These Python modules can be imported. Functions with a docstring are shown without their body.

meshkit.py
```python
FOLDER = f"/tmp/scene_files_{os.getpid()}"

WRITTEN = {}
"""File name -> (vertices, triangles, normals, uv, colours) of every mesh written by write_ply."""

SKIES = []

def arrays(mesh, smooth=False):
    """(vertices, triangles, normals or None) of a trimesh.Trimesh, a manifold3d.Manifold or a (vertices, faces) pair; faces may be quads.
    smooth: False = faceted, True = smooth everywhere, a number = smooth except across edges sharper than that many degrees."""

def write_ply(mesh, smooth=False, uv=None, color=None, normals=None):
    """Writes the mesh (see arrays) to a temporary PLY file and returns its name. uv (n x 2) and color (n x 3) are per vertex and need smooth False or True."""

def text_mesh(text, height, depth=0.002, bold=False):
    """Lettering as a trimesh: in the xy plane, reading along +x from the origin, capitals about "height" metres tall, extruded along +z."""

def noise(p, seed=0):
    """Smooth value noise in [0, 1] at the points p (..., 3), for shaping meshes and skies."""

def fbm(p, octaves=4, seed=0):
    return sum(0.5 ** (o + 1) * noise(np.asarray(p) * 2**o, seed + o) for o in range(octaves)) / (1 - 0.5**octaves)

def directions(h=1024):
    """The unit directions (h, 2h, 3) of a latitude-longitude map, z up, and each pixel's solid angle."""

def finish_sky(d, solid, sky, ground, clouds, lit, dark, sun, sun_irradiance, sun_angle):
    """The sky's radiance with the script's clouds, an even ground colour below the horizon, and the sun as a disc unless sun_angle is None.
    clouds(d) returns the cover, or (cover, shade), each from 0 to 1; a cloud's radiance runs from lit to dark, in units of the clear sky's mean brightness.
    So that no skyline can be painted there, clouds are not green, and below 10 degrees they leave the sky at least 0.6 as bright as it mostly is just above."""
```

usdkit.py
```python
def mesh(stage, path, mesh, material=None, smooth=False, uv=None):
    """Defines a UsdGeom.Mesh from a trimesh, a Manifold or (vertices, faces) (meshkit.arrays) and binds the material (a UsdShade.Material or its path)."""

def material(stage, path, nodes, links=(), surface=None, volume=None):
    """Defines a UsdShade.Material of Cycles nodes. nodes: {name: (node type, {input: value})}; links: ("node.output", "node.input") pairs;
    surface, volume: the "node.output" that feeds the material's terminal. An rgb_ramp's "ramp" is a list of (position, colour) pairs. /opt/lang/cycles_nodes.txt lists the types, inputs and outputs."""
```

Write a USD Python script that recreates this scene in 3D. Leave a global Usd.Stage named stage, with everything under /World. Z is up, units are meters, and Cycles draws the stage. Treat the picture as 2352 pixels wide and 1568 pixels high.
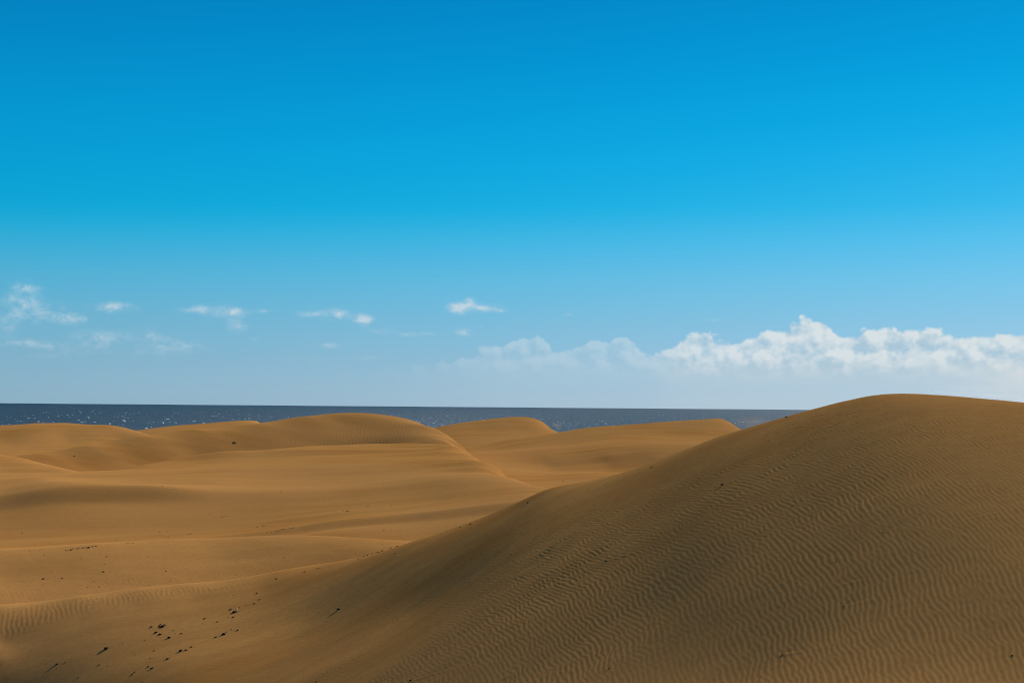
import math, numpy as np, trimesh, usdkit, meshkit
from pxr import Usd, UsdGeom, UsdLux, UsdShade, Gf, Sdf
from scipy.interpolate import RBFInterpolator
from scipy.ndimage import map_coordinates, gaussian_filter

stage = Usd.Stage.CreateInMemory()
UsdGeom.SetStageUpAxis(stage, UsdGeom.Tokens.z)
UsdGeom.SetStageMetersPerUnit(stage, 1.0)
world = UsdGeom.Xform.Define(stage, '/World')
stage.SetDefaultPrim(world.GetPrim())
UsdGeom.Scope.Define(stage, '/World/Looks')

# ------------------------------------------------------------------ camera
EYE = 17.0                                   # metres above the sea
PITCH, ROLL = math.atan2(150.6, 3267.0), math.radians(0.467)
FX, CX, CY = 3267.0, 1176.0, 784.0           # survey frame 2352 x 1568
fw = np.array([0, math.cos(PITCH), math.sin(PITCH)])
rt0, up0 = np.array([1.0, 0, 0]), np.array([0, -math.sin(PITCH), math.cos(PITCH)])
rt = rt0 * math.cos(ROLL) + up0 * math.sin(ROLL)
up = up0 * math.cos(ROLL) - rt0 * math.sin(ROLL)
cam = UsdGeom.Camera.Define(stage, '/World/camera')
cam.CreateFocalLengthAttr(50.0)
cam.CreateHorizontalApertureAttr(36.0)
cam.CreateVerticalApertureAttr(36.0 * 682 / 1024)
cam.CreateClippingRangeAttr(Gf.Vec2f(0.5, 200000.0))
cam.CreateExposureAttr(1.0)
cam.AddTransformOp().Set(Gf.Matrix4d(*rt, 0, *up, 0, *(-fw), 0, 0, 0, EYE, 1))

# ------------------------------------------------------------------ sun and sky
SUN_EL, SUN_AZ = math.radians(32), math.radians(40)     # azimuth from +y (the view) towards +x
S = np.array([math.sin(SUN_AZ) * math.cos(SUN_EL), math.cos(SUN_AZ) * math.cos(SUN_EL), math.sin(SUN_EL)])
sun = UsdLux.DistantLight.Define(stage, '/World/sun')
sun.CreateIntensityAttr(1.25); sun.CreateNormalizeAttr(True); sun.CreateAngleAttr(0.53)
sun.CreateColorAttr(Gf.Vec3f(1.0, 0.92, 0.78))
zx = S / np.linalg.norm(S); xx = np.cross([0, 0, 1.0], zx); xx /= np.linalg.norm(xx); yx = np.cross(zx, xx)
sun.AddTransformOp().Set(Gf.Matrix4d(*xx, 0, *yx, 0, *zx, 0, 0, 0, 0, 1))


class Graph:
    """Collects shader nodes; numbers are inlined, 'node.output' strings are linked."""
    def __init__(self): self.nodes, self.links, self.k = {}, [], 0
    def add(self, kind, out, **inputs):
        self.k += 1
        name, given = f'n{self.k}', {}
        for key, v in inputs.items():
            if isinstance(v, str) and v.startswith('n') and '.' in v and v[1:v.index('.')].isdigit():
                self.links.append((v, f'{name}.{key}'))
            else: given[key] = v
        self.nodes[name] = (kind, given)
        return f'{name}.{out}'
    def m(self, op, a, b=0.0, c=0.0, clamp=False):
        return self.add('math', 'value', math_type=op, value1=a, value2=b, value3=c, use_clamp=clamp)
    def step(self, x, a, b, lo=0.0, hi=1.0):
        return self.add('map_range', 'result', range_type='smoothstep', value=x, from_min=a, from_max=b, to_min=lo, to_max=hi, clamp=True)
    def lin(self, x, a, b, lo=0.0, hi=1.0):
        return self.add('map_range', 'result', range_type='linear', value=x, from_min=a, from_max=b, to_min=lo, to_max=hi, clamp=True)
    def mix(self, f, a, b, kind='mix'):
        return self.add('mix', 'color', mix_type=kind, fac=f, color1=a, color2=b)
    def noise(self, vec, scale, detail=4, rough=0.55, distortion=0.0, dim='3D'):
        return self.add('noise_texture', 'fac', dimensions=dim, vector=vec, scale=scale, detail=detail, roughness=rough, distortion=distortion)
    def build(self, path, surface=None, volume=None):
        return usdkit.material(stage, path, self.nodes, self.links, surface=surface, volume=volume)


SKY_V = [-0.02, 0.005, 0.033, 0.061, 0.089, 0.117, 0.139, 0.175, 0.21, 0.246, 0.283, 0.60, 1.5]
SKY_AIM = [(156, 191, 210), (152, 191, 211), (138, 191, 216), (118, 190, 221), (100, 189, 227), (76, 184, 230), (46, 177, 228), (6, 168, 226), (0, 159, 220), (0, 148, 212), (0, 138, 203)]
SKY_RED = [.36, .345, .28, .20, .125, .05, .003, -.022, -.05, -.08, -.10]
SKY_IS = [(.911, .771, .491), (.997, .869, .562), (.893, .927, .709), (.735, .877, .805), (.611, .798, .846), (.519, .72, .848), (.467, .669, .836), (.399, .594, .803), (.352, .536, .766), (.316, .489, .727), (.286, .446, .687)]


def lin_of(c):
    c = np.asarray(c, float) / 255
    return np.where(c < .04045, c / 12.92, ((c + .055) / 1.055) ** 2.4)


def dv(xd, yd):
    """Azimuth and elevation of a survey point, for the clouds in the sky."""
    r = fw * FX + rt * (xd - CX) - up * (yd - CY)
    r = r / np.linalg.norm(r)
    return math.atan2(r[0], r[1]), math.asin(r[2])


# small fair-weather clouds: (x, y, half width, half height, strength)
PUFFS = [(265, 706, 40, 11, .75), (425, 712, 30, 7, .4), (465, 710, 22, 13, .42), (530, 717, 38, 13, .8), (545, 750, 26, 13, .5), (605, 714, 24, 6, .35), (585, 778, 14, 6, .25),
         (715, 722, 34, 10, .5), (775, 722, 26, 13, .72), (836, 735, 21, 13, .9), (882, 762, 24, 8, .5), (935, 768, 18, 6, .4), (975, 767, 24, 6, .4), (1051, 708, 21, 14, 1.0), (1078, 690, 12, 9, .5),
         (1108, 706, 36, 10, .72), (1150, 714, 16, 5, .3), (1062, 764, 20, 9, .62), (748, 793, 32, 8, .45), (50, 690, 40, 40, .5), (65, 660, 26, 7, .4), (10, 745, 26, 30, .3), (130, 722, 50, 24, .45), (185, 732, 34, 9, .3),
         (225, 778, 52, 20, .5), (50, 786, 50, 10, .4), (120, 795, 40, 10, .3), (350, 772, 46, 20, .38), (425, 795, 60, 13, .38), (330, 810, 90, 14, .2), (100, 815, 90, 12, .2), (1305, 722, 14, 4, .35), (1636, 735, 26, 5, .25), (1105, 750, 12, 4, .25), (700, 825, 90, 12, .18), (860, 820, 60, 12, .18)]
# tops of the cloud bank along the horizon
BANK = [(-200, 880), (600, 880), (900, 850), (1040, 832), (1090, 806), (1130, 796), (1170, 778), (1215, 772), (1255, 782), (1290, 800), (1318, 792), (1345, 786), (1380, 778), (1412, 766), (1440, 778), (1480, 802), (1530, 806), (1562, 782),
        (1590, 762), (1615, 764), (1640, 776), (1700, 774), (1745, 764), (1775, 760), (1798, 742), (1830, 738), (1860, 727), (1890, 734), (1915, 752), (1945, 760), (2000, 764), (2018, 748), (2035, 738), (2056, 745), (2068, 764), (2100, 760),
        (2130, 756), (2160, 762), (2200, 758), (2260, 762), (2352, 760), (2500, 764)]
BANK_A = [(-200, 0), (900, .05), (1060, .22), (1150, .34), (1400, .34), (1500, .45), (1560, .85), (1800, 1.0), (2500, 1.0)]


def sky_material():
    g = Graph()
    D = g.add('texture_coordinate', 'generated')
    g.add('separate_xyz', 'x', vector=D); q = f'n{g.k}'
    x, y, z = q + '.x', q + '.y', q + '.z'
    u = g.m('arctan2', x, y); v = g.m('arcsine', z)
    sky = g.add('sky_texture', 'color', sky_type='single_scattering', sun_disc=False, sun_elevation=SUN_EL, sun_rotation=SUN_AZ,
                altitude=0.0, air_density=1.0, aerosol_density=0.2, ozone_density=2.0)
    sky = g.add('vector_math', 'vector', math_type='scale', vector1=sky, scale=.1)
    sky = g.add('vector_math', 'vector', math_type='power', vector1=sky, vector2=(.6, .6, .6))
    sky = g.add('vector_math', 'vector', math_type='scale', vector1=sky, scale=10.0)
    # the deep azure of this air, by elevation, the same all the way round
    ratio = [(np.r_[c, .97 * lin_of(a)[1:]] + (.2, .02, 0)) / np.array(b) ** .6 for a, b, c in zip(SKY_AIM, SKY_IS, SKY_RED)]
    ratio += [ratio[-1], ratio[-1]]
    stops = [(math.sqrt((e + .02) / 1.52), tuple(r / 2.2)) for e, r in zip(SKY_V, ratio)]
    f = g.m('sqrt', g.m('divide', g.m('maximum', g.m('add', v, .02), 0.0), 1.52))
    tint = g.add('rgb_ramp', 'color', ramp=stops, fac=f)
    sky = g.add('vector_math', 'vector', math_type='multiply', vector1=sky, vector2=tint)
    sky = g.add('vector_math', 'vector', math_type='scale', vector1=sky, scale=2.2)
    sky = g.add('vector_math', 'vector', math_type='subtract', vector1=sky, vector2=(2.0, .2, 0))
    sq = g.add('vector_math', 'vector', math_type='multiply_add', vector1=sky, vector2=sky, vector3=(.05, .01, .01))     # a soft floor at no red at all
    sky = g.add('vector_math', 'vector', math_type='scale', scale=.5, vector1=g.add('vector_math', 'vector', math_type='add', vector1=sky, vector2=g.add('vector_math', 'vector', math_type='power', vector1=sq, vector2=(.5, .5, .5))))

    # cloud bank
    us = [dv(a, b) for a, b in BANK]
    u0, u1 = us[0][0], us[-1][0]
    fu = g.lin(u, u0, u1)
    top = g.add('rgb_ramp', 'color', ramp=[((a - u0) / (u1 - u0), (b * 10,) * 3) for a, b in us], fac=fu)
    amt = g.add('rgb_ramp', 'color', ramp=[((dv(a, 800)[0] - u0) / (u1 - u0), (b,) * 3) for a, b in BANK_A], fac=fu)
    top = g.m('multiply', top, .1); amt = g.m('multiply', amt, 1.0)
    amt = g.m('multiply', amt, g.step(u, 2.6, 1.2))

    def puffy(du, dvv):
        vec = g.add('combine_xyz', 'vector', x=g.m('add', u, du), y=g.m('multiply', g.m('add', v, dvv), 1.15), z=.37)
        w = g.noise(vec, 60, 3, .5, dim='2D')
        warp = g.add('vector_math', 'vector', math_type='add', vector1=vec, vector2=g.add('vector_math', 'vector', math_type='scale', vector1=g.add('noise_texture', 'color', dimensions='2D', vector=vec, scale=90.0, detail=2.0), scale=.006))
        c = g.add('voronoi_texture', 'distance', feature='smooth_f1', dimensions='2D', vector=warp, scale=56.0, detail=2.0, roughness=.42, smoothness=.5)
        c2 = g.noise(vec, 230, 3, .6, dim='2D')
        b = g.m('subtract', 1.0, c)
        n = g.m('add', g.m('multiply', b, .6), g.m('add', g.m('multiply', w, .3), g.m('multiply', c2, .24)))
        return n
    n0 = puffy(0.0, 0.0)
    n1 = puffy(.0035, .0045)
    h = g.m('subtract', top, v)
    edge = g.m('add', h, g.m('multiply', g.m('subtract', n0, .53), .016))
    a_bank = g.m('multiply', g.step(edge, -.0009, .0028), amt)
    depth = g.lin(h, 0.0, .034)                                   # 0 at the tops, 1 at the base
    a_bank = g.m('multiply', a_bank, g.step(v, .012, .034, .38, 1.0))
    lit = g.m('add', .62, g.m('multiply', g.m('subtract', n0, n1), 2.5))
    lit = g.m('add', lit, g.m('multiply', g.step(edge, .008, 0.0), .28))
    lit = g.m('subtract', lit, g.m('multiply', depth, .22), clamp=True)
    hi, lo = lin_of((215, 225, 229)) * 10, lin_of((170, 199, 217)) * 10
    c_bank = g.mix(lit, tuple(lo), tuple(hi))
    base = g.mix(g.step(v, .040, .016), c_bank, tuple(lin_of((190, 206, 215)) * 10))
    sky = g.mix(a_bank, sky, base)

    # puffs
    total = None
    uv = g.add('combine_xyz', 'vector', x=u, y=v, z=0.0)
    for (px, py, w, hh, s) in PUFFS:
        pu, pv = dv(px, py)
        a = g.add('mapping', 'vector', mapping_type='texture', vector=uv, location=(pu, pv, 0), scale=(2.3 * w / FX, 2.3 * hh / FX, 1))
        e = g.add('gradient_texture', 'fac', gradient_type='quadratic_sphere', vector=a)
        total = g.m('multiply', e, s) if total is None else g.m('multiply_add', e, s, total)
    # the same kind of clouds, sparsely, round the rest of the horizon
    vec = g.add('vector_math', 'vector', math_type='multiply', vector1=D, vector2=(9.0, 9.0, 40.0))
    far = g.step(g.noise(vec, 1.0, 2, .5), .56, .75)
    far = g.m('multiply', far, g.m('multiply', g.step(v, .11, .07), g.step(v, .01, .04)))
    off = g.m('maximum', g.step(u, u0, u0 - .12), g.step(u, u1, u1 + .12))
    total = g.m('add', total, g.m('multiply', far, g.m('multiply', off, .7)))
    nn = g.m('multiply', g.m('subtract', g.noise(g.add('combine_xyz', 'vector', x=u, y=g.m('multiply', v, 1.6), z=1.7), 85, 5, .66, .2, dim='2D'), .5), 3.0)
    dens = g.m('multiply_add', total, nn, total)
    a_puff = g.m('multiply', g.step(dens, .04, .95), .88)
    sky = g.mix(a_puff, sky, tuple(lin_of((196, 214, 224)) * 10))
    bg = g.add('background_shader', 'background', color=sky, strength=0.05)
    return g.build('/World/Looks/sky_air', bg)


dome = UsdLux.DomeLight.Define(stage, '/World/sky')
dome.CreateIntensityAttr(1.0)
UsdShade.MaterialBindingAPI.Apply(dome.GetPrim()).Bind(sky_material())
dome.GetPrim().SetCustomDataByKey('kind', 'structure')



# ------------------------------------------------------------------ materials
def sand_material(path, tone=(0.388, 0.178, 0.050)):
    g = Graph()
    P = g.add('geometry', 'position')
    st = g.add('mapping', 'vector', vector=P, rotation=(0, 0, math.radians(-28)), scale=(.05, .35, .35))
    streak = g.noise(st, 1.0, 5, .6)
    patch = g.noise(P, .045, 3, .5)
    grain = g.noise(P, 4.0, 9, .75)
    t = np.array(tone)
    c = g.mix(g.step(streak, .35, .68), tuple(t * (.86, .82, .74)), tuple(t * (1.07, 1.10, 1.08)))
    c = g.mix(g.step(patch, .35, .65), c, tuple(t * (1.0, 1.04, 1.12)))
    c = g.mix(g.m('multiply', g.step(grain, .42, .66), .45), c, tuple(t * .74))
    bmp = g.add('bump', 'normal', height=g.noise(P, 9.0, 5, .65), strength=.35, distance=.012)
    p = g.add('principled_bsdf', 'BSDF', base_color=c, roughness=1.0, specular_ior_level=0.0, normal=bmp, diffuse_roughness=.6)
    return g.build(path, p)


SAND = sand_material('/World/Looks/sand')


def plain(path, col, rough=.8, spec=.3, bump=0.0, bscale=40.0, var=.25):
    g = Graph()
    P = g.add('texture_coordinate', 'object')
    n = g.noise(P, bscale, 4, .6)
    c = g.mix(n, tuple(np.array(col) * (1 - var)), tuple(np.array(col) * (1 + var)))
    kw = dict(base_color=c, roughness=rough, specular_ior_level=spec)
    if bump: kw['normal'] = g.add('bump', 'normal', height=n, strength=.6, distance=bump)
    return g.build(path, g.add('principled_bsdf', 'BSDF', **kw))


BASALT = plain('/World/Looks/dark_basalt', (.012, .010, .009), 1.0, .08, .01)
UMBER = plain('/World/Looks/brown_rock', (.035, .022, .013), 1.0, .08, .01)
PALE = plain('/World/Looks/pale_rock', (.55, .52, .47), .8, .3, .01)
FOAM = plain('/World/Looks/foam', (.62, .65, .67), .9, .2)

# ------------------------------------------------------------------ terrain helpers
C = np.array([0, 0, EYE])


def at(xd, yd, Y):
    """The place at depth Y that the surveyed direction (xd, yd) meets."""
    d = fw * FX + rt * (xd - CX) - up * (yd - CY)
    return C + d * (Y / d[1])


def tangents(xd, yd):
    d = fw * FX + rt * (xd - CX) - up * (yd - CY)
    return d[0] / d[1], d[2] / d[1]


def ripple_field(N, per, sr, sa, seed):
    """Wind ripples: a narrow band of waves (period per cells along x), reduced to phase, so that crests fork and end as sand ripples do."""
    rng = np.random.default_rng(seed)
    n = rng.normal(size=(N, N)) + 1j * rng.normal(size=(N, N))
    k = np.fft.fftfreq(N) * per
    kx, ky = np.meshgrid(k, k)
    z = np.fft.ifft2(np.fft.fft2(n) * np.exp(-((kx - 1) / sr) ** 2 / 2 - (ky / sa) ** 2 / 2))
    z /= np.sqrt((abs(z) ** 2).mean())
    ph, a = np.angle(z), np.clip(abs(z) / .55, 0, 1)
    return a * (np.sin(ph) - .30 * np.sin(2 * ph))


RIP_PER = 10
RIPPLES = ripple_field(2048, RIP_PER, .10, .15, 5)


def ripples(s, t, lam):
    return map_coordinates(RIPPLES, [(t / lam * RIP_PER) % 2048, (s / lam * RIP_PER) % 2048], order=1, mode='grid-wrap')


def soft(x, y, size, seed, octaves=3):
    return meshkit.fbm(np.stack([x / size, y / size, np.zeros_like(x)], -1), octaves, seed) - .5


def smooth(x, a, b):
    t = np.clip((x - a) / (b - a), 0, 1)
    return t * t * (3 - 2 * t)


SHEETS = []


class Sheet:
    """A dune: a height field over (u = x / y, Y), a thin plate through surveyed points; deep down behind its crest."""
    def __init__(self, name, label, pts, crest, drop, u0, u1, ys, cols, extra=None, stiff=1.0, lam=0.0, k=1.5):
        self.u, self.Y = np.linspace(u0, u1, cols), np.asarray(ys)
        cu, cy = np.linspace(u0, u1, 150), np.interp(np.linspace(0, len(ys) - 1, 130), np.arange(len(ys)), ys)
        gu, gy = np.meshgrid(cu, cy)
        moved = [p[1] for p in crest]
        for _ in range(4):                       # the plate swings a little past its points: settle the skyline on the survey
            now = [(p[0], y, p[2]) for p, y in zip(crest, moved)]
            q = []
            for p in pts + now + behind(now, drop):
                u, e = tangents(p[0], p[1]) if len(p) == 3 else (p[0], p[2])
                q.append((u, p[2] if len(p) == 3 else p[1], e))
            q = np.array(q)
            r = RBFInterpolator(np.stack([q[:, 0] * k, np.log(q[:, 1])], 1), q[:, 2], kernel='thin_plate_spline', smoothing=lam)
            e = r(np.stack([gu.ravel() * k, np.log(gy.ravel())], 1)).reshape(gu.shape)
            top = e.max(0)
            for n_, p in enumerate(crest):
                u, aim = tangents(p[0], p[1])
                if u0 < u < u1: moved[n_] += float(np.clip((np.interp(u, cu, top) - aim) * FX * .9, -30, 30))
        fi, fj = np.linspace(0, 129, len(ys)), np.linspace(0, 149, cols)
        e = map_coordinates(e, np.meshgrid(fi, fj, indexing='ij'), order=3, mode='nearest')
        U, YY = np.meshgrid(self.u, self.Y)
        self.X, self.YY = U * YY, YY
        self.Z = EYE + e * YY
        if extra: self.Z = self.Z + extra(self.X, YY, U, self.Z)
        self.E = (self.Z - EYE) / YY
        self.name, self.label = name, label
        SHEETS.append(self)

    def build(self):
        n, m = self.X.shape
        v = np.stack([self.X, self.YY, self.Z], -1).reshape(-1, 3)
        i = (np.arange(n - 1)[:, None] * m + np.arange(m - 1)[None]).ravel()
        f = np.vstack([np.stack([i, i + 1, i + m + 1], 1), np.stack([i, i + m + 1, i + m], 1)])
        p = usdkit.mesh(stage, numbered(self.name), (v, f), SAND, smooth=True).GetPrim()
        p.SetCustomDataByKey('kind', 'structure'); p.SetCustomDataByKey('label', self.label)


def behind(pts, steps):
    """Points behind a crest: (added depth as a factor, drop in tangent)."""
    return [(x, y + d * FX, Y * k) for x, y, Y in pts for k, d in steps]


def line(pts, x):
    pts = sorted(pts)
    return np.interp(x, [p[0] for p in pts], [p[1] for p in pts])


used = {}


def numbered(name):
    used[name] = used.get(name, -1) + 1
    return f'/World/{name}' + (f'_{used[name]:03d}' if used[name] else '')


def rows(y0, y1, n, power=1.0):
    """Depths, closer together near the front when power > 1."""
    return y0 + (y1 - y0) * np.linspace(0, 1, n) ** power


# ------------------------------------------------------------------ the dunes, near to far
crest1 = [(2650, 965, 38.5), (2500, 945, 39), (2352, 925, 39.5), (2200, 911, 40), (2100, 904, 40.5), (2000, 909, 41), (1900, 931, 42), (1800, 958, 43), (1650, 1003, 45), (1500, 1060, 47), (1380, 1097, 49),
          (1260, 1122, 51.5), (1100, 1190, 55), (940, 1244, 58)]
crest1 = [(x, y, 25 + (Y - 25) * (1 + .27 * float(np.clip((x - 950) / 900, 0, 1)))) for x, y, Y in crest1]
low1 = [(800, 1283, 62), (720, 1297, 62.5), (643, 1310, 62.5), (551, 1328, 62.3), (437, 1340, 62), (322, 1351, 61.7), (184, 1369, 61.2), (0, 1389, 61), (-150, 1405, 60.5)]
front1 = [(-300, 1568, 55.5), (0, 1568, 55.0), (200, 1568, 53.0), (400, 1568, 50), (800, 1568, 41.5), (1176, 1568, 34.5), (1700, 1568, 28.5), (2352, 1568, 25), (2650, 1568, 24),
          (-300, 1760, 53), (400, 1760, 43), (1176, 1760, 29), (1700, 1760, 23.5), (2352, 1760, 21), (2650, 1760, 20.5)]
mid1 = [(950, 1400, 47.5), (0, 1472, 58), (184, 1410, 59.3), (304, 1384, 60), (440, 1366, 60.6), (600, 1352, 60), (700, 1430, 53), (300, 1500, 54.5), (0, 1510, 56.5), (850, 1500, 44)]
for xd in (1176, 1350, 1500, 1650, 1800, 1950, 2100, 2250, 2400, 2550):
    top, bot = crest1[::-1], front1[:8]
    yc, Yc = np.interp(xd, [p[0] for p in top], [p[1] for p in top]), np.interp(xd, [p[0] for p in top], [p[2] for p in top])
    yb, Yb = 1568, np.interp(xd, [p[0] for p in bot], [p[2] for p in bot])
    (u_, ec), (_, eb) = tangents(xd, yc), tangents(xd, yb)
    for t in (.2, .4, .6, .8, .92):
        Yt = Yb + t * (Yc - Yb)
        mid1.append((u_, Yt, (eb * Yb + (ec * Yc - eb * Yb) * (1 - (1 - t) ** 1.38)) / Yt, 'plain'))


def near_detail(X, Y, U, Z):
    xd = U * FX * .999 + CX
    side = smooth(X, -6, 4)
    # gentle wind-drawn swells
    a = math.radians(24)
    p, q = X * math.cos(a) + Y * math.sin(a), -X * math.sin(a) + Y * math.cos(a)
    h = .16 * soft(p * .35, q, 4.2, 3) * (1 - .5 * side) + .07 * soft(p * .4, q, 1.6, 9) * (1 - .6 * side)
    # ripples: along the slope low down, leaning left and away higher up
    yy = Y - 24
    s = X - (.22 * yy - .0172 * yy ** 2) + .11 * soft(X, Y, .42, 21, 2) + .30 * soft(X, Y, 2.6, 22, 2)
    r = ripples(s, Y + .4 * soft(X, Y, 3, 23), .126)
    patch = smooth(soft(p * .45, q, 3.0, 31) + .5, .30, .52)
    mask = smooth(xd, 850, 1500) * (.70 + .30 * patch) * (1 - .3 * smooth(Y - np.interp(xd, [900, 1300, 1800, 2100], [50, 47, 47, 70]), 0, 7))
    mask = np.maximum(mask, .22 * smooth(xd, 500, 1000) * patch)
    h = h + .0055 * mask * r * (1 + 1.5 * smooth(Y, 30, 42) + 1.0 * smooth(Y, 37, 45)) * (1 - .55 * np.exp(-((xd - 1560) / 240) ** 2))
    # finer ripples on the left floor, running with the slope
    r2 = ripples(X * .5 + Y * .87 + .2 * soft(X, Y, 1.1, 41), X * .87 - Y * .5, .24)
    h = h + .0014 * smooth(xd, 150, 600) * (1 - smooth(xd, 700, 1300)) * patch * r2
    # lee ripples on the little slip face
    foot = np.interp(U, [tangents(a, 1470)[0] for a in (-200, 0, 184, 304, 440, 640)], [57, 58, 59.3, 60, 60.6, 61])
    top = np.interp(U, [tangents(a, 1389)[0] for a in (-200, 0, 184, 322, 437, 551)], [60.4, 61, 61.2, 61.7, 62, 62.3])
    lee = smooth(Y, foot - .3, foot + .6) * (1 - smooth(Y, top - .8, top + .6)) * (1 - smooth(xd, 480, 640))
    r3 = ripples(X + .35 * (Y - 50) + .15 * soft(X, Y, 1.2, 51), Y, .22)
    return h + .0042 * lee * r3


L1 = Sheet('near_dune', 'big rippled brown dune filling the right and the bottom foreground', front1 + mid1, crest1 + low1, [(1.07, .005), (1.16, .024), (1.4, .07)],
           -.41, .41, rows(19.5, 72, 860, 1.15), 1120, near_detail, k=1.6)

crest2 = [(-200, 1276, 80), (0, 1260, 81), (200, 1247, 82), (400, 1236, 83), (600, 1229, 83), (700, 1228, 82), (800, 1232, 80.5), (940, 1242, 78), (1150, 1262, 74)]
pts2 = [(-200, 1390, 69.5), (0, 1378, 70), (500, 1330, 73), (720, 1300, 74), (0, 1322, 75), (500, 1280, 77.5), (940, 1275, 73), (1150, 1290, 69), (0, 1440, 66), (500, 1410, 67), (900, 1370, 66)]


def second_detail(X, Y, U, Z):
    h = .18 * soft(X * .3, Y, 6, 61) + .05 * soft(X, Y, 1.8, 62)
    r = ripples(X + .7 * Y + .4 * soft(X, Y, 1.5, 63), Y, .26)
    return h + .004 * r * smooth(soft(X * .5, Y, 5, 64) + .5, .3, .6) * smooth(Y, 66, 74)


L2 = Sheet('low_dune', 'low pale sand ridge left of the near dune, dotted with dark stones', pts2, crest2, [(1.06, .004), (1.18, .022), (1.45, .06)], -.42, .06, rows(63.5, 100, 280), 640, second_detail)

ridge4 = [(-250, 1090, 165), (-100, 1082, 170), (100, 1076, 176), (200, 1078, 180), (330, 1066, 188), (500, 1044, 198), (700, 1026, 208), (850, 1019, 212), (950, 1018, 210), (1010, 1021, 204), (1055, 1029, 195), (1100, 1055, 180), (1150, 1082, 159), (1200, 1107, 142),
          (1232, 1117, 136), (1275, 1124, 131), (1400, 1136, 124)]
pts4 = [(-250, 1105, 140), (100, 1098, 142), (500, 1100, 145), (850, 1098, 144), (1020, 1102, 135), (1110, 1125, 127), (-250, 1140, 134), (0, 1140, 135), (500, 1150, 133), (800, 1150, 130), (1000, 1150, 125), (-250, 1185, 126), (0, 1182, 127), (500, 1182, 126), (800, 1185, 119), (1000, 1190, 112), (1250, 1165, 110),
        (-250, 1235, 119), (0, 1232, 118.5), (500, 1226, 117.5), (1000, 1230, 103), (1250, 1210, 97), (-250, 1290, 109), (0, 1290, 108), (500, 1280, 107), (1000, 1290, 87), (0, 1370, 87), (500, 1360, 85), (1000, 1350, 78)]


def between(front, crest, xs, ts):
    """Points on the straight slope from one surveyed line up to another."""
    out = []
    for xd in xs:
        (ya, Ya), (yb, Yb) = [(line([(p[0], p[1]) for p in c], xd), line([(p[0], p[2]) for p in c], xd)) for c in (front, crest)]
        (u, ea), (_, eb) = tangents(xd, ya), tangents(xd, yb)
        for t in ts:
            Y = Ya + t * (Yb - Ya)
            out.append((u, Y, (ea * Ya + t * (eb * Yb - ea * Ya)) / Y, 'plain'))
    return out


pts4 += between([p for p in pts4 if 1097 < p[1] < 1126], ridge4, (-200, 0, 150, 300, 450, 600, 750, 900, 1000, 1060), (.3, .6, .85))


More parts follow.
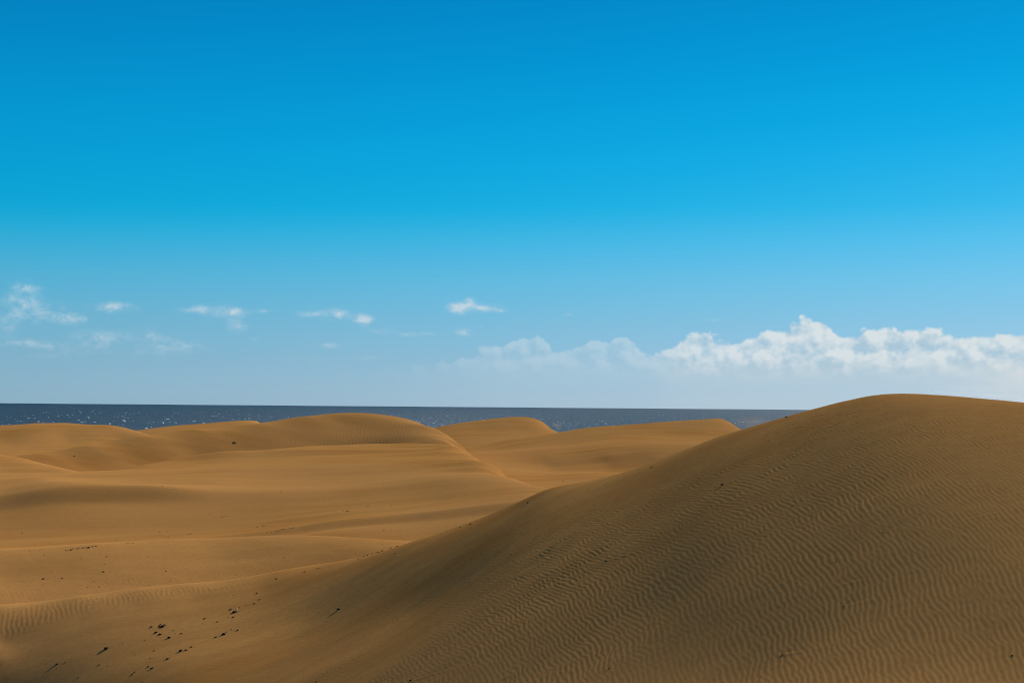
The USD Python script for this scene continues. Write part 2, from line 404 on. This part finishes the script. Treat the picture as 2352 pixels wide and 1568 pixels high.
def middle_detail(X, Y, U, Z):
    xd = U * FX + CX
    h = 1.7 * soft(X * .2, Y, 15, 71, 2) * (1 - .75 * smooth(xd, 700, 1050)) + .30 * soft(X * .22, Y, 7, 70) + .05 * soft(X * .3, Y, 3.5, 72)
    # a scarp on the left, and long low wind benches
    yc = np.interp(xd, [-300, 0, 200, 430, 560], [129, 130, 131, 132, 133])
    h = h + .75 * smooth(Y, yc - 1.5, yc + 2.5) * np.exp(-np.maximum(Y - yc - 2, 0) / 9) * (1 - smooth(xd, 330, 600))
    yb = np.interp(xd, [300, 700, 1200], [112, 113, 110]) + 1.5 * soft(X, Y, 12, 74)
    h = h + .45 * smooth(Y, yb - 1.5, yb + 2) * np.exp(-np.maximum(Y - yb - 2, 0) / 8) * smooth(xd, 200, 500) * (1 - smooth(xd, 1200, 1300))
    r = ripples(X - .25 * Y + .6 * soft(X, Y, 2, 73), Y, .44)
    band = smooth(Y, 140, 165) * smooth(xd, 550, 850) + .5 * smooth(104 - Y, 0, 8) * smooth(xd, 400, 800)
    return h + .008 * r * band


L4 = Sheet('middle_dune', 'broad pale dune apron in the middle, below the tallest middle dune', pts4, ridge4, [(1.05, .004), (1.15, .016), (1.4, .05)], -.43, .12, rows(79, 262, 330, 1.2), 1000, middle_detail, k=2.0)


crest3 = [(-100, 1062, 190), (100, 1040, 198), (200, 1022, 204), (330, 1000, 210), (450, 985, 216), (600, 971, 222), (700, 956, 228), (760, 950, 231), (820, 948, 233), (900, 955, 233), (950, 967, 230), (1000, 985, 229), (1030, 1001, 226), (1060, 1024, 219), (1100, 1062, 207), (1150, 1105, 202)]
crest3 = [(x, y, Y - 2.4) for x, y, Y in crest3]
base3 = [(-250, 1098, 180), (-100, 1092, 183), (100, 1085, 190), (330, 1070, 199), (500, 1058, 206), (700, 1041, 212), (850, 1032, 215), (950, 1027, 210), (1000, 1024, 207), (1060, 1044, 196), (1100, 1082, 189), (1200, 1150, 188)]
pts3 = base3 + [(x, y + 55, Y - 22) for x, y, Y in base3] + between(base3, crest3, (-60, 60, 180, 300, 420, 540, 660, 780, 880, 960, 1030), (.25, .5, .75))


def tall_detail(X, Y, U, Z):
    h = .10 * soft(X * .5, Y, 9, 81)
    r = ripples(X - .1 * Y + .5 * soft(X, Y, 2, 83), Y, .55)
    return h + .009 * r * (.4 + .6 * smooth(U, -.24, -.1))


L3 = Sheet('tall_dune', 'tallest middle dune, dark windward face with a rounded top against the sea', pts3, crest3, [(1.05, .006), (1.15, .022), (1.4, .06)], -.43, .05, np.concatenate([np.linspace(150, 184.8, 40), np.linspace(185, 240, 190), np.linspace(241, 290, 30)]), 820, tall_detail, k=.6)

ridge8 = [(-250, 1024, 190), (-120, 1033, 186), (0, 1044, 182), (60, 1054, 178), (120, 1069, 172), (170, 1080, 168), (230, 1094, 164), (330, 1120, 160)]
L8 = Sheet('side_dune', 'small dune spur entering from the left edge below the back dunes', [(-200, 1070, 168), (0, 1078, 165), (100, 1090, 160), (0, 1105, 150), (200, 1115, 150), (-250, 1110, 150)], ridge8, [(1.06, .005), (1.2, .03), (1.4, .06)],
           -.43, -.24, rows(145, 230, 90), 200, lambda X, Y, U, Z: .12 * soft(X * .4, Y, 6, 91), k=2.5)

crest6 = [(-300, 993, 260), (-150, 985, 262), (0, 977, 264), (80, 972, 265), (150, 971, 266), (250, 976, 265), (300, 985, 262), (330, 994, 258), (360, 1003, 254), (420, 1018, 246), (520, 1035, 236)]
L6 = Sheet('back_left_dune', 'round topped back dune at the left edge in front of the sea', [(-200, 1012, 246), (0, 1008, 247), (150, 1008, 247), (280, 1014, 246), (-200, 1045, 228), (0, 1042, 228), (200, 1040, 230), (330, 1040, 232), (-100, 1080, 205), (300, 1080, 205)], crest6, [(1.03, .004), (1.12, .02), (1.4, .06)], -.44, -.17, rows(200, 330, 130), 280, lambda X, Y, U, Z: .3 * soft(X * .4, Y, 9, 93) + .1 * soft(X, Y * .5, 3, 94), k=2.5)

crest5 = [(1080, 1030, 325), (1150, 1012, 330), (1262, 997, 334), (1330, 985, 338), (1400, 979, 342), (1500, 971, 342), (1560, 966, 342), (1620, 963, 340), (1655, 961, 338), (1685, 975, 334), (1712, 991, 330), (1800, 1022, 325), (1000, 1045, 320)]
foot5 = [(1000, 1062, 232), (1150, 1062, 231), (1262, 1069, 229.5), (1400, 1068, 226), (1500, 1065, 222), (1650, 1058, 216)]
pts5 = [(1050, 1052, 240), (1262, 1053, 234), (1400, 1051, 230), (1500, 1050, 226), (1650, 1042, 222), (1300, 1020, 285), (1550, 1004, 290), (1680, 1012, 290), (1150, 1034, 285), (1150, 1085, 203), (1350, 1086, 203), (1550, 1080, 200), (1300, 1113, 177), (1150, 1110, 180), (1300, 1145, 138), (1150, 1140, 142), (1500, 1110, 160)]
L5 = Sheet('back_right_dune', 'long back dune on the right with a sharp lit crest, above a dark hollow', foot5 + pts5, crest5, [(1.03, .004), (1.12, .02), (1.4, .055)], -.06, .26, rows(130, 430, 260, 1.2), 420,
           lambda X, Y, U, Z: .4 * soft(X * .3, Y, 12, 95) + .12 * soft(X * .4, Y, 4, 96), k=2.5)

crest9 = [(920, 1003, 395), (1000, 982, 405), (1050, 972, 406), (1100, 965, 406), (1170, 958, 405), (1225, 961, 402), (1250, 972, 399), (1268, 986, 396), (1310, 1003, 392)]
L9 = Sheet('far_dune', 'far dune with a flat back and a short steep lee edge, centre', [(950, 1020, 355), (1050, 1010, 352), (1150, 1008, 350), (1262, 1010, 350), (1100, 985, 375), (1200, 983, 376), (1100, 1040, 310), (1250, 1040, 310)], crest9, [(1.03, .004), (1.12, .02), (1.4, .05)], -.1, .06, rows(300, 520, 130), 240, lambda X, Y, U, Z: .35 * soft(X * .4, Y, 10, 97), k=2.5)
crest7 = [(200, 1004, 436), (260, 995, 440), (330, 986, 445), (400, 977, 448), (500, 969, 450), (570, 965, 450), (592, 968, 447), (610, 977, 443), (660, 992, 430)]
L7 = Sheet('far_dune', 'far low dune behind the left back dune, tapering to a lip at its right', [(300, 1006, 400), (500, 998, 402), (640, 1003, 402), (300, 1040, 330), (600, 1030, 330)], crest7, [(1.03, .004), (1.12, .018), (1.4, .05)], -.32, -.13, rows(320, 560, 110), 240,
           lambda X, Y, U, Z: .3 * soft(X * .4, Y, 10, 98), k=2.5)
# ------------------------------------------------------------------ where a surveyed direction meets the sand
def hit(xd, yd, only=None):
    u, e = tangents(xd, yd)
    best = None
    for sh in SHEETS:
        if (only and sh is not only) or not sh.u[0] < u < sh.u[-1]: continue
        j = np.searchsorted(sh.u, u); w = (u - sh.u[j - 1]) / (sh.u[j] - sh.u[j - 1])
        col = sh.E[:, j - 1] * (1 - w) + sh.E[:, j] * w
        k = np.nonzero(col >= e)[0]
        if len(k) and k[0] > 0:
            k = k[0]; t = (e - col[k - 1]) / (col[k] - col[k - 1]); Y = sh.Y[k - 1] + t * (sh.Y[k] - sh.Y[k - 1])
            if best is None or Y < best[1]: best = (u * Y, Y, EYE + e * Y, sh)
    return best


# photo close-ups the stones were surveyed in: offsets of each
OFF = {1: (0, 680), 2: (850, 680), 3: (1700, 680), 4: (0, 1137), 5: (850, 1137), 6: (1700, 1137)}


def survey(view, x, y):
    k = 2352 / 2560
    return (OFF[view][0] + x / 2.735) * k, (OFF[view][1] + y / 2.735) * k


# sand tails and tracks drawn by the wind on the near dune: (view, from, to, strength)
TAILS = [(5, (1820, 722), (2110, 628), 1.0), (6, (700, 1362), (880, 1328), 1.2), (6, (1121, 1031), (1400, 965), .8), (6, (293, 202), (432, 150), .9), (6, (1392, 526), (1510, 495), .7), (3, (915, 1237), (1060, 1185), 1.2), (3, (1800, 1285), (2060, 1238), .8),
         (6, (1950, 440), (2260, 372), .9), (6, (1060, 890), (1390, 830), .6), (5, (484, 1540), (900, 1420), .7), (5, (0, 1046), (160, 985), .8), (4, (2318, 1052), (2352, 1038), .8), (6, (1800, 500), (2100, 600), .5), (4, (730, 1318), (620, 1335), -1.0), (4, (730, 1300), (650, 1310), -.8)]
for view, p, q, amp in TAILS:
    a_, b_ = hit(*survey(view, *p), only=L1), hit(*survey(view, *q), only=L1)
    if a_ is None or b_ is None: continue
    ax, ay, bx, by = a_[0], a_[1], b_[0], b_[1]
    dx, dy = bx - ax, by - ay; ln = math.hypot(dx, dy)
    t = ((L1.X - ax) * dx + (L1.YY - ay) * dy) / ln ** 2
    d = ((L1.X - ax) * dy - (L1.YY - ay) * dx) / ln
    w = .028 + .02 * np.clip(t, 0, 1)
    f = smooth(t, -.01, .03) * (1 - smooth(t, .35, 1.0))
    L1.Z += .010 * amp * f * (np.exp(-((d - .02) / w) ** 2) - .75 * np.exp(-((d + .055) / w) ** 2))
L1.E = (L1.Z - EYE) / L1.YY
for sh in SHEETS: sh.build()

# the sand flat under and beyond the dunes, down to the shore
ys = np.concatenate([np.linspace(-60, 430, 50), np.linspace(440, 1150, 60)])
xs = np.linspace(-1, 1, 81)
XX, YY = np.meshgrid(xs, ys); XX = XX * (260 + .75 * np.maximum(YY, 0))
ZZ = EYE - 13.0 - 4.8 * smooth(YY, 380, 1000) + .35 * soft(XX * .5, YY, 25, 101) * (1 - smooth(YY, 500, 900))
n, m = XX.shape
i = (np.arange(n - 1)[:, None] * m + np.arange(m - 1)[None]).ravel()
gr = usdkit.mesh(stage, '/World/sand_flat', (np.stack([XX, YY, ZZ], -1).reshape(-1, 3), np.vstack([np.stack([i, i + 1, i + m + 1], 1), np.stack([i, i + m + 1, i + m], 1)])), SAND, smooth=True).GetPrim()
gr.SetCustomDataByKey('kind', 'structure')

# ------------------------------------------------------------------ the sea
def sea_material():
    g = Graph()
    P = g.add('geometry', 'position')
    vec = g.add('mapping', 'vector', vector=P, rotation=(0, 0, math.radians(25)), scale=(.22, .010, .05))
    n = g.noise(vec, 1.0, 6, .62)
    n2 = g.noise(P, .004, 3, .5)
    c = g.mix(g.step(n, .32, .70), (.0005, .004, .009), (.007, .022, .037))
    c = g.mix(g.m('multiply', g.step(n2, .35, .65), .4), c, (.004, .011, .017))
    b = g.add('bump', 'normal', height=n, strength=1.0, distance=3.0)
    return g.build('/World/Looks/sea_water', g.add('principled_bsdf', 'BSDF', base_color=c, roughness=.5, specular_ior_level=.12, normal=b))


sea_y = np.concatenate([np.linspace(700, 2500, 80), np.geomspace(2600, 90000, 60)])
XX, YY = np.meshgrid(np.linspace(-1, 1, 161), sea_y); XX = XX * YY * .9
ZZ = .5 * soft(XX, YY, 22, 111) * (YY < 3500)
n, m = XX.shape
i = (np.arange(n - 1)[:, None] * m + np.arange(m - 1)[None]).ravel()
sea = usdkit.mesh(stage, '/World/sea', (np.stack([XX, YY, ZZ], -1).reshape(-1, 3), np.vstack([np.stack([i, i + 1, i + m + 1], 1), np.stack([i, i + m + 1, i + m], 1)])), sea_material(), smooth=True).GetPrim()
sea.SetCustomDataByKey('kind', 'structure')

rng = np.random.default_rng(77)
caps = []
ico = trimesh.creation.icosphere(1)


def cap(x, y, w, h):
    v = ico.vertices.copy()
    v *= 1 + .35 * (meshkit.noise(v * 1.7 + rng.random(3) * 50)[:, None] - .5)
    v *= (w / 2, w * .3, h)
    a = rng.normal(.3, .25)
    v = v @ np.array([[math.cos(a), math.sin(a), 0], [-math.sin(a), math.cos(a), 0], [0, 0, 1]])
    caps.append(trimesh.Trimesh(v + (x, y, .1 * h), ico.faces, process=False))


for view, x, y, w in [(1, 315, 960, 14), (1, 603, 997, 26), (1, 645, 1028, 20), (1, 748, 1036, 20), (1, 1215, 967, 10), (1, 865, 960, 9), (1, 172, 982, 12), (1, 540, 942, 9), (1, 1110, 1034, 34), (1, 1285, 945, 14), (1, 675, 966, 9), (1, 10, 1046, 16),
                      (1, 455, 912, 6), (1, 870, 915, 8), (1, 330, 995, 14), (1, 1765, 982, 10), (1, 1970, 992, 14), (1, 1470, 965, 7), (1, 1060, 961, 8), (1, 1145, 917, 8), (1, 1385, 1035, 12), (2, 563, 1005, 14), (2, 465, 962, 8), (2, 1815, 1039, 30), (2, 1915, 1050, 10),
                      (2, 770, 938, 8), (2, 2140, 1000, 14), (2, 1700, 985, 9), (2, 1620, 950, 8), (2, 1990, 975, 9), (3, 160, 998, 12), (3, 215, 962, 7), (3, 650, 962, 8), (3, 590, 980, 9), (2, 540, 1030, 22), (2, 1890, 940, 8)]:
    u, e = tangents(*survey(view, x, y))
    Y = min(-EYE / e, 9000)
    cap(u * Y, Y, w / 2.735 / 3556 * Y * .7, (.32 + .018 * w) * min(1.6, max(1, Y / 1800)))
for k in range(1500):
    Y = 950 * (7.0 ** rng.random()); u = rng.uniform(-.5, .5)
    cap(u * Y, Y, rng.gamma(2.0, .55) + .4, rng.uniform(.08, .32) * (1 + Y / 5000))
wc = usdkit.mesh(stage, '/World/whitecaps', trimesh.util.concatenate(caps), FOAM, smooth=True).GetPrim()
for k_, v_ in (('kind', 'stuff'), ('label', 'white breaking wave tops dotted over the dark blue sea'), ('category', 'whitecaps')): wc.SetCustomDataByKey(k_, v_)

# ------------------------------------------------------------------ stones
rng = np.random.default_rng(12)


def stone(view, x, y, w, h, label, group=None, mat=None):
    xd, yd = survey(view, x, y + h * .35)
    q = hit(xd, yd)
    if q is None: return
    X, Y, Z, sh = q
    px = Y / 3556 / 2.735
    W, H = w * px * .95, max(h * px * .8, w * px * .34)
    m = trimesh.creation.icosphere(2)
    v = m.vertices * (1 + .45 * (meshkit.noise(m.vertices * 1.3 + rng.random(3) * 90)[:, None] - .5) + .2 * (meshkit.noise(m.vertices * 3.1 + rng.random(3) * 90)[:, None] - .5))
    for _ in range(6):                                   # broken faces
        nrm = rng.normal(size=3); nrm /= np.linalg.norm(nrm); c = rng.uniform(.55, .85)
        d = v @ nrm
        v = v - np.maximum(d - c, 0)[:, None] * nrm
    v = v * (W * .56, W * rng.uniform(.38, .52), H * .62)
    v[:, 2] = np.maximum(v[:, 2], -.4 * H) + H * .05
    a = rng.uniform(-.35, .35)
    v = v @ np.array([[math.cos(a), math.sin(a), 0], [-math.sin(a), math.cos(a), 0], [0, 0, 1]])
    o = usdkit.mesh(stage, numbered('stone'), (v, m.faces), mat or (UMBER if w < 9 and rng.random() < .5 else BASALT), smooth=28)
    o.AddTranslateOp().Set(Gf.Vec3d(X, Y, Z))
    p = o.GetPrim(); p.SetCustomDataByKey('label', label); p.SetCustomDataByKey('category', 'stone')
    if group: p.SetCustomDataByKey('group', group)


# stones with a look or a place of their own
OWN = [
    (4, 1110, 1166, 26, 24, 'largest black rock of the tight rock pile in the lower left'),
    (4, 1035, 1170, 22, 12, 'dark stone just left of the tight rock pile in the lower left'),
    (4, 1068, 1207, 28, 16, 'upper stone of the pair just below the tight rock pile'),
    (4, 1092, 1222, 26, 14, 'lower stone of the pair just below the tight rock pile'),
    (4, 1155, 1243, 26, 18, 'pointed dark stone to the lower right of the tight rock pile'),
    (4, 1240, 1216, 22, 10, 'flat dark stone far to the right of the tight rock pile'),
    (4, 730, 1315, 36, 22, 'large black stone alone at left with pale sand streaks beside it'),
    (4, 390, 1425, 24, 14, 'dull brown stone half buried in the far lower left', UMBER),
    (4, 676, 1430, 14, 9, 'small dark stone below the large lone stone at left'),
    (4, 1055, 1333, 14, 9, 'small dark stone left of the close row of three stones'),
    (4, 1237, 1332, 30, 20, 'widest stone, at the left of the close row of three, lower left'),
    (4, 1272, 1328, 20, 16, 'middle stone of the close row of three, lower left'),
    (4, 1310, 1306, 18, 14, 'right, topmost stone of the close row of three, lower left'),
    (4, 1148, 1388, 28, 14, 'low dark stone below the close row of three, above the touching pair'),
    (4, 1014, 1442, 18, 12, 'smaller, left stone of the touching pair near the bottom left'),
    (4, 1038, 1452, 26, 18, 'larger, right stone of the touching pair near the bottom left'),
    (4, 920, 1479, 14, 12, 'upper stone of the slanting pair left of the touching pair'),
    (4, 902, 1498, 14, 10, 'lower stone of the slanting pair left of the touching pair'),
    (4, 535, 1518, 12, 8, 'small dark stone alone close to the bottom left edge'),
    (4, 1476, 1240, 24, 12, 'flat stone left of the chipped rock on the lower stone trail'),
    (4, 1531, 1219, 32, 22, 'large dark rock with chips on top, on the lower stone trail'),
    (4, 1547, 1206, 11, 9, 'little stone leaning on the chipped rock of the lower trail'),
    (4, 1625, 1193, 20, 12, 'dark stone at the upper right end of the lower stone trail'),
    (4, 1487, 1136, 16, 9, 'small stone between the upper and the lower stone trail'),
    (4, 1400, 1114, 20, 9, 'flat stone left of the white chipped rock, right of the tight pile'),
    (4, 1595, 1103, 20, 10, 'dark stone right below the rock that carries a white stone'),
    (4, 1608, 1065, 36, 22, 'large black rock that carries a small white stone'),
    (4, 1621, 1050, 11, 10, 'small white stone lying on a large black rock', PALE),
    (4, 1577, 1050, 26, 14, 'dark stone just left of the rock that carries a white stone'),
    (4, 1740, 1012, 16, 10, 'lowest stone of the line of three at the trail head'),
    (4, 1773, 985, 18, 9, 'middle, right stone of the line of three at the trail head'),
    (4, 1757, 942, 16, 10, 'topmost stone of the line of three at the trail head'),
    (4, 2318, 1048, 30, 16, 'dark stone alone at the foot of the near dune'),
    (4, 2165, 1545, 16, 7, 'small stone on the bottom edge between the left stones and the dune'),
    (4, 707, 793, 18, 14, 'biggest dark stone on the pale ridge slope, left'),
    (4, 297, 842, 18, 12, 'left stone of the two at one height on the pale ridge slope'),
    (4, 426, 838, 14, 14, 'right stone of the two at one height on the pale ridge slope'),
    (4, 1133, 790, 14, 8, 'small stone alone in the middle of the pale ridge slope'),
    (4, 1889, 843, 16, 10, 'dark stone alone where the pale ridge slope meets the near dune'),
    (4, 1918, 249, 9, 7, 'dark speck of a stone high on the middle dune apron'),
    (1, 506, 1254, 14, 8, 'small dark stone at left low on the tallest middle dune', UMBER),
    (1, 1604, 1162, 28, 9, 'long dark stone on the dark face of the tallest middle dune', UMBER),
    (3, 727, 988, 18, 9, 'black stone on the left skyline of the near dune'),
    (5, 822, 491, 16, 8, 'left, smaller stone of two at the left edge of the near dune'),
    (5, 895, 469, 20, 10, 'right, bigger stone of two at the left edge of the near dune'),
    (5, 1286, 323, 20, 11, 'black stone on the upper left edge of the near dune'),
    (5, 1525, 178, 10, 7, 'tiny stone in the hollow behind the near dune', UMBER),
    (5, 1440, 652, 14, 7, 'small brown stone among fine ripples, middle of the near dune', UMBER),
    (5, 1820, 720, 18, 12, 'black stone with a long sand tail, middle of the near dune'),
    (5, 2135, 82, 24, 8, 'flat dark stone below the upper left skyline of the near dune'),
    (5, 484, 1535, 20, 14, 'black stone with a pale spot at the bottom edge, left of centre'),
    (5, 1125, 1523, 11, 6, 'tiny dark stone in ripples at the bottom edge, centre'),
    (5, 1842, 1455, 18, 6, 'thin flat stone in ripples at the bottom, right of centre', UMBER),
    (5, 2262, 1238, 14, 5, 'thin brown stone in ripples above the flat bottom stone', UMBER),
    (6, 293, 200, 34, 9, 'long thin black stone with a short tail high on the near dune'),
    (6, 770, 344, 14, 7, 'brown stone in deep ripples below the long thin stone', UMBER),
    (6, 1392, 525, 10, 6, 'tiny stone with a faint tail on the right of the near dune'),
    (6, 1070, 727, 14, 6, 'small flat stone without a tail in the ripples at right'),
    (6, 1121, 1030, 12, 7, 'small stone with a thin tail on the lower right dune'),
    (6, 700, 1361, 18, 9, 'dark stone with a straight dark tail at the bottom right'),
    (6, 2272, 1366, 16, 11, 'dark stone near the lower right corner'),
]
for r_ in OWN: stone(*r_[:6], mat=r_[6] if len(r_) > 6 else None)

# stones that nothing tells apart but their group
GROUPS = [
    ('black rock packed round the largest of the tight pile', 'smaller rocks of the tight pile', 4,
     [(1088, 1165, 16, 14), (1096, 1154, 11, 10), (1124, 1156, 14, 10), (1132, 1163, 10, 9), (1101, 1174, 14, 10), (1092, 1172, 10, 8)]),
    ('tiny dark stone strewn between bigger stones, bottom left', 'tiny stones at the bottom left', 4,
     [(1185, 1196, 10, 6), (1197, 1219, 10, 5), (447, 1414, 12, 6), (735, 1436, 8, 5), (1028, 1388, 10, 7), (972, 1545, 10, 8), (1582, 1189, 12, 6), (1598, 1192, 8, 5), (1558, 1108, 12, 6), (1638, 1040, 12, 7), (1682, 1023, 8, 5),
      (1597, 957, 8, 6), (838, 1285, 8, 5), (990, 1262, 8, 5), (925, 1363, 6, 4), (390, 1455, 7, 4), (1645, 1100, 5, 4), (1430, 1185, 5, 4), (1478, 1180, 5, 4), (1385, 1150, 4, 4), (1000, 1300, 5, 3), (320, 1518, 5, 3)]),
    ('small dark stone scattered over the pale ridge slope', 'small stones on the pale ridge slope', 4,
     [(600, 902, 8, 7), (642, 863, 8, 6), (680, 897, 14, 9), (717, 745, 8, 6), (730, 692, 12, 8), (555, 700, 8, 6), (303, 684, 8, 7), (353, 800, 6, 5), (203, 653, 8, 6), (273, 647, 8, 6), (163, 652, 6, 4), (1162, 859, 7, 5), (694, 668, 4, 4), (1009, 696, 6, 4)]),
    ('small stone at the pale ridge right end beside the near dune', 'stones at the right end of the pale ridge', 4,
     [(1941, 699, 9, 7), (2085, 795, 12, 8), (2070, 798, 8, 5), (2172, 773, 12, 7), (2188, 770, 8, 4), (2253, 760, 8, 6)]),
    ('dark stone in the close row along the pale ridge crest', 'row of stones on the ridge crest', 4,
     [(450, 650, 12, 8), (465, 652, 8, 6), (485, 645, 16, 14), (497, 640, 8, 8), (507, 637, 8, 8), (520, 638, 8, 6), (532, 637, 12, 9), (545, 632, 10, 8), (567, 631, 18, 10), (588, 629, 12, 9), (606, 629, 20, 14), (634, 623, 14, 9), (655, 620, 14, 9)]),
    ('tiny stone of the short row beside the close ridge crest row', 'short row on the ridge crest', 4,
     [(868, 601, 10, 6), (883, 599, 8, 6), (910, 599, 10, 7), (897, 602, 5, 4)]),
    ('tiny dark stone between the pale ridge and middle dune', 'tiny stones behind the pale ridge', 4,
     [(1092, 527, 9, 7), (1147, 521, 7, 6), (1132, 562, 6, 5), (1151, 558, 8, 6), (1288, 538, 10, 7), (1306, 536, 10, 7), (1354, 510, 6, 5), (795, 570, 7, 6), (152, 531, 9, 7), (1514, 421, 10, 6), (1530, 420, 8, 5), (1545, 418, 8, 4), (1109, 210, 6, 5), (1813, 307, 5, 4), (2346, 382, 8, 5), (1987, 455, 6, 5)]),
    ('tiny stone in the long broken line behind the pale ridge, centre left', 'broken line of tiny stones', 4,
     [(1759, 489, 9, 8), (1797, 487, 12, 6), (1815, 485, 10, 4), (1827, 528, 10, 5), (1857, 526, 10, 5), (1890, 520, 10, 5), (1905, 515, 10, 6), (1925, 508, 10, 6), (1938, 506, 10, 7), (1952, 508, 8, 6), (1978, 500, 8, 4), (2000, 497, 12, 4)]),
    ('tiny stone on bright sand left of the near dune edge', 'tiny stones on the bright sand', 5,
     [(192, 347, 10, 5), (351, 345, 8, 5), (40, 381, 8, 5), (55, 380, 20, 5), (287, 608, 6, 5), (300, 511, 12, 4)]),
    ('dark stone in the slanting row at the near dune foot', 'slanting row at the foot of the near dune', 5,
     [(125, 707, 12, 7), (150, 694, 8, 6), (165, 690, 12, 9), (190, 682, 18, 10), (225, 672, 14, 8), (250, 665, 16, 9), (265, 662, 12, 9), (290, 652, 18, 11), (346, 631, 18, 9), (393, 620, 16, 9), (380, 668, 14, 6)]),
]
NTH = ['leftmost'] + [f'{n_} from left' for n_ in ('second', 'third', 'fourth', 'fifth', 'sixth', 'seventh', 'eighth', 'ninth', 'tenth', 'eleventh', 'twelfth', 'thirteenth', 'fourteenth', 'fifteenth', 'sixteenth', 'seventeenth', 'eighteenth', 'nineteenth', 'twentieth', 'twenty-first')]
for label, group, view, rows_ in GROUPS:
    order = sorted(rows_)
    for i_, (x, y, w, h) in enumerate(order):
        stone(view, x, y, w, h, f'{NTH[i_] if i_ < len(order) - 1 else "rightmost"} {label}', group)


# ------------------------------------------------------------------ sand blown off the crests
def plume(xd, yd, Y, half, density, label, seed, tilt=0.0, col=(.78, .65, .54)):
    g = Graph()
    P = g.add('texture_coordinate', 'object')
    fall = g.add('gradient_texture', 'fac', gradient_type='quadratic_sphere', vector=P)
    n = g.noise(g.add('mapping', 'vector', vector=P, location=(seed, 0, 0), scale=(.9, 1.6, 3.0)), 1.0, 4, .55)
    d = g.m('multiply', g.m('multiply', fall, g.step(n, .25, .8)), density)
    m = g.build(f'/World/Looks/dust_{seed}', volume=g.add('principled_volume', 'volume', color=col, density=d, anisotropy=.3))
    o = usdkit.mesh(stage, numbered('blown_sand'), trimesh.creation.icosphere(3), m)
    c = at(xd, yd, Y)
    o.AddTranslateOp().Set(Gf.Vec3d(*c)); o.AddRotateYOp().Set(tilt); o.AddScaleOp().Set(Gf.Vec3f(*half))
    p = o.GetPrim(); p.SetCustomDataByKey('kind', 'stuff'); p.SetCustomDataByKey('label', label); p.SetCustomDataByKey('category', 'blown sand')


plume(2420, 880, 53.0, (7.0, 3.0, 2.2), .20, 'pale veil of sand blowing over the top of the near dune, right', 3)
plume(2290, 905, 49.5, (4.2, .9, .40), .22, 'thin streak of sand skimming along the top of the near dune', 5, 3)
plume(1280, 976, 398, (3.2, 4.0, 1.1), .07, 'puff of sand off the lip of the far dune, centre', 7, col=(.70, .42, .20))
plume(1735, 970, 336, (7.5, 5.0, 2.2), .05, 'puff of sand off the sharp crest beside the near dune', 9, col=(.70, .42, .20))
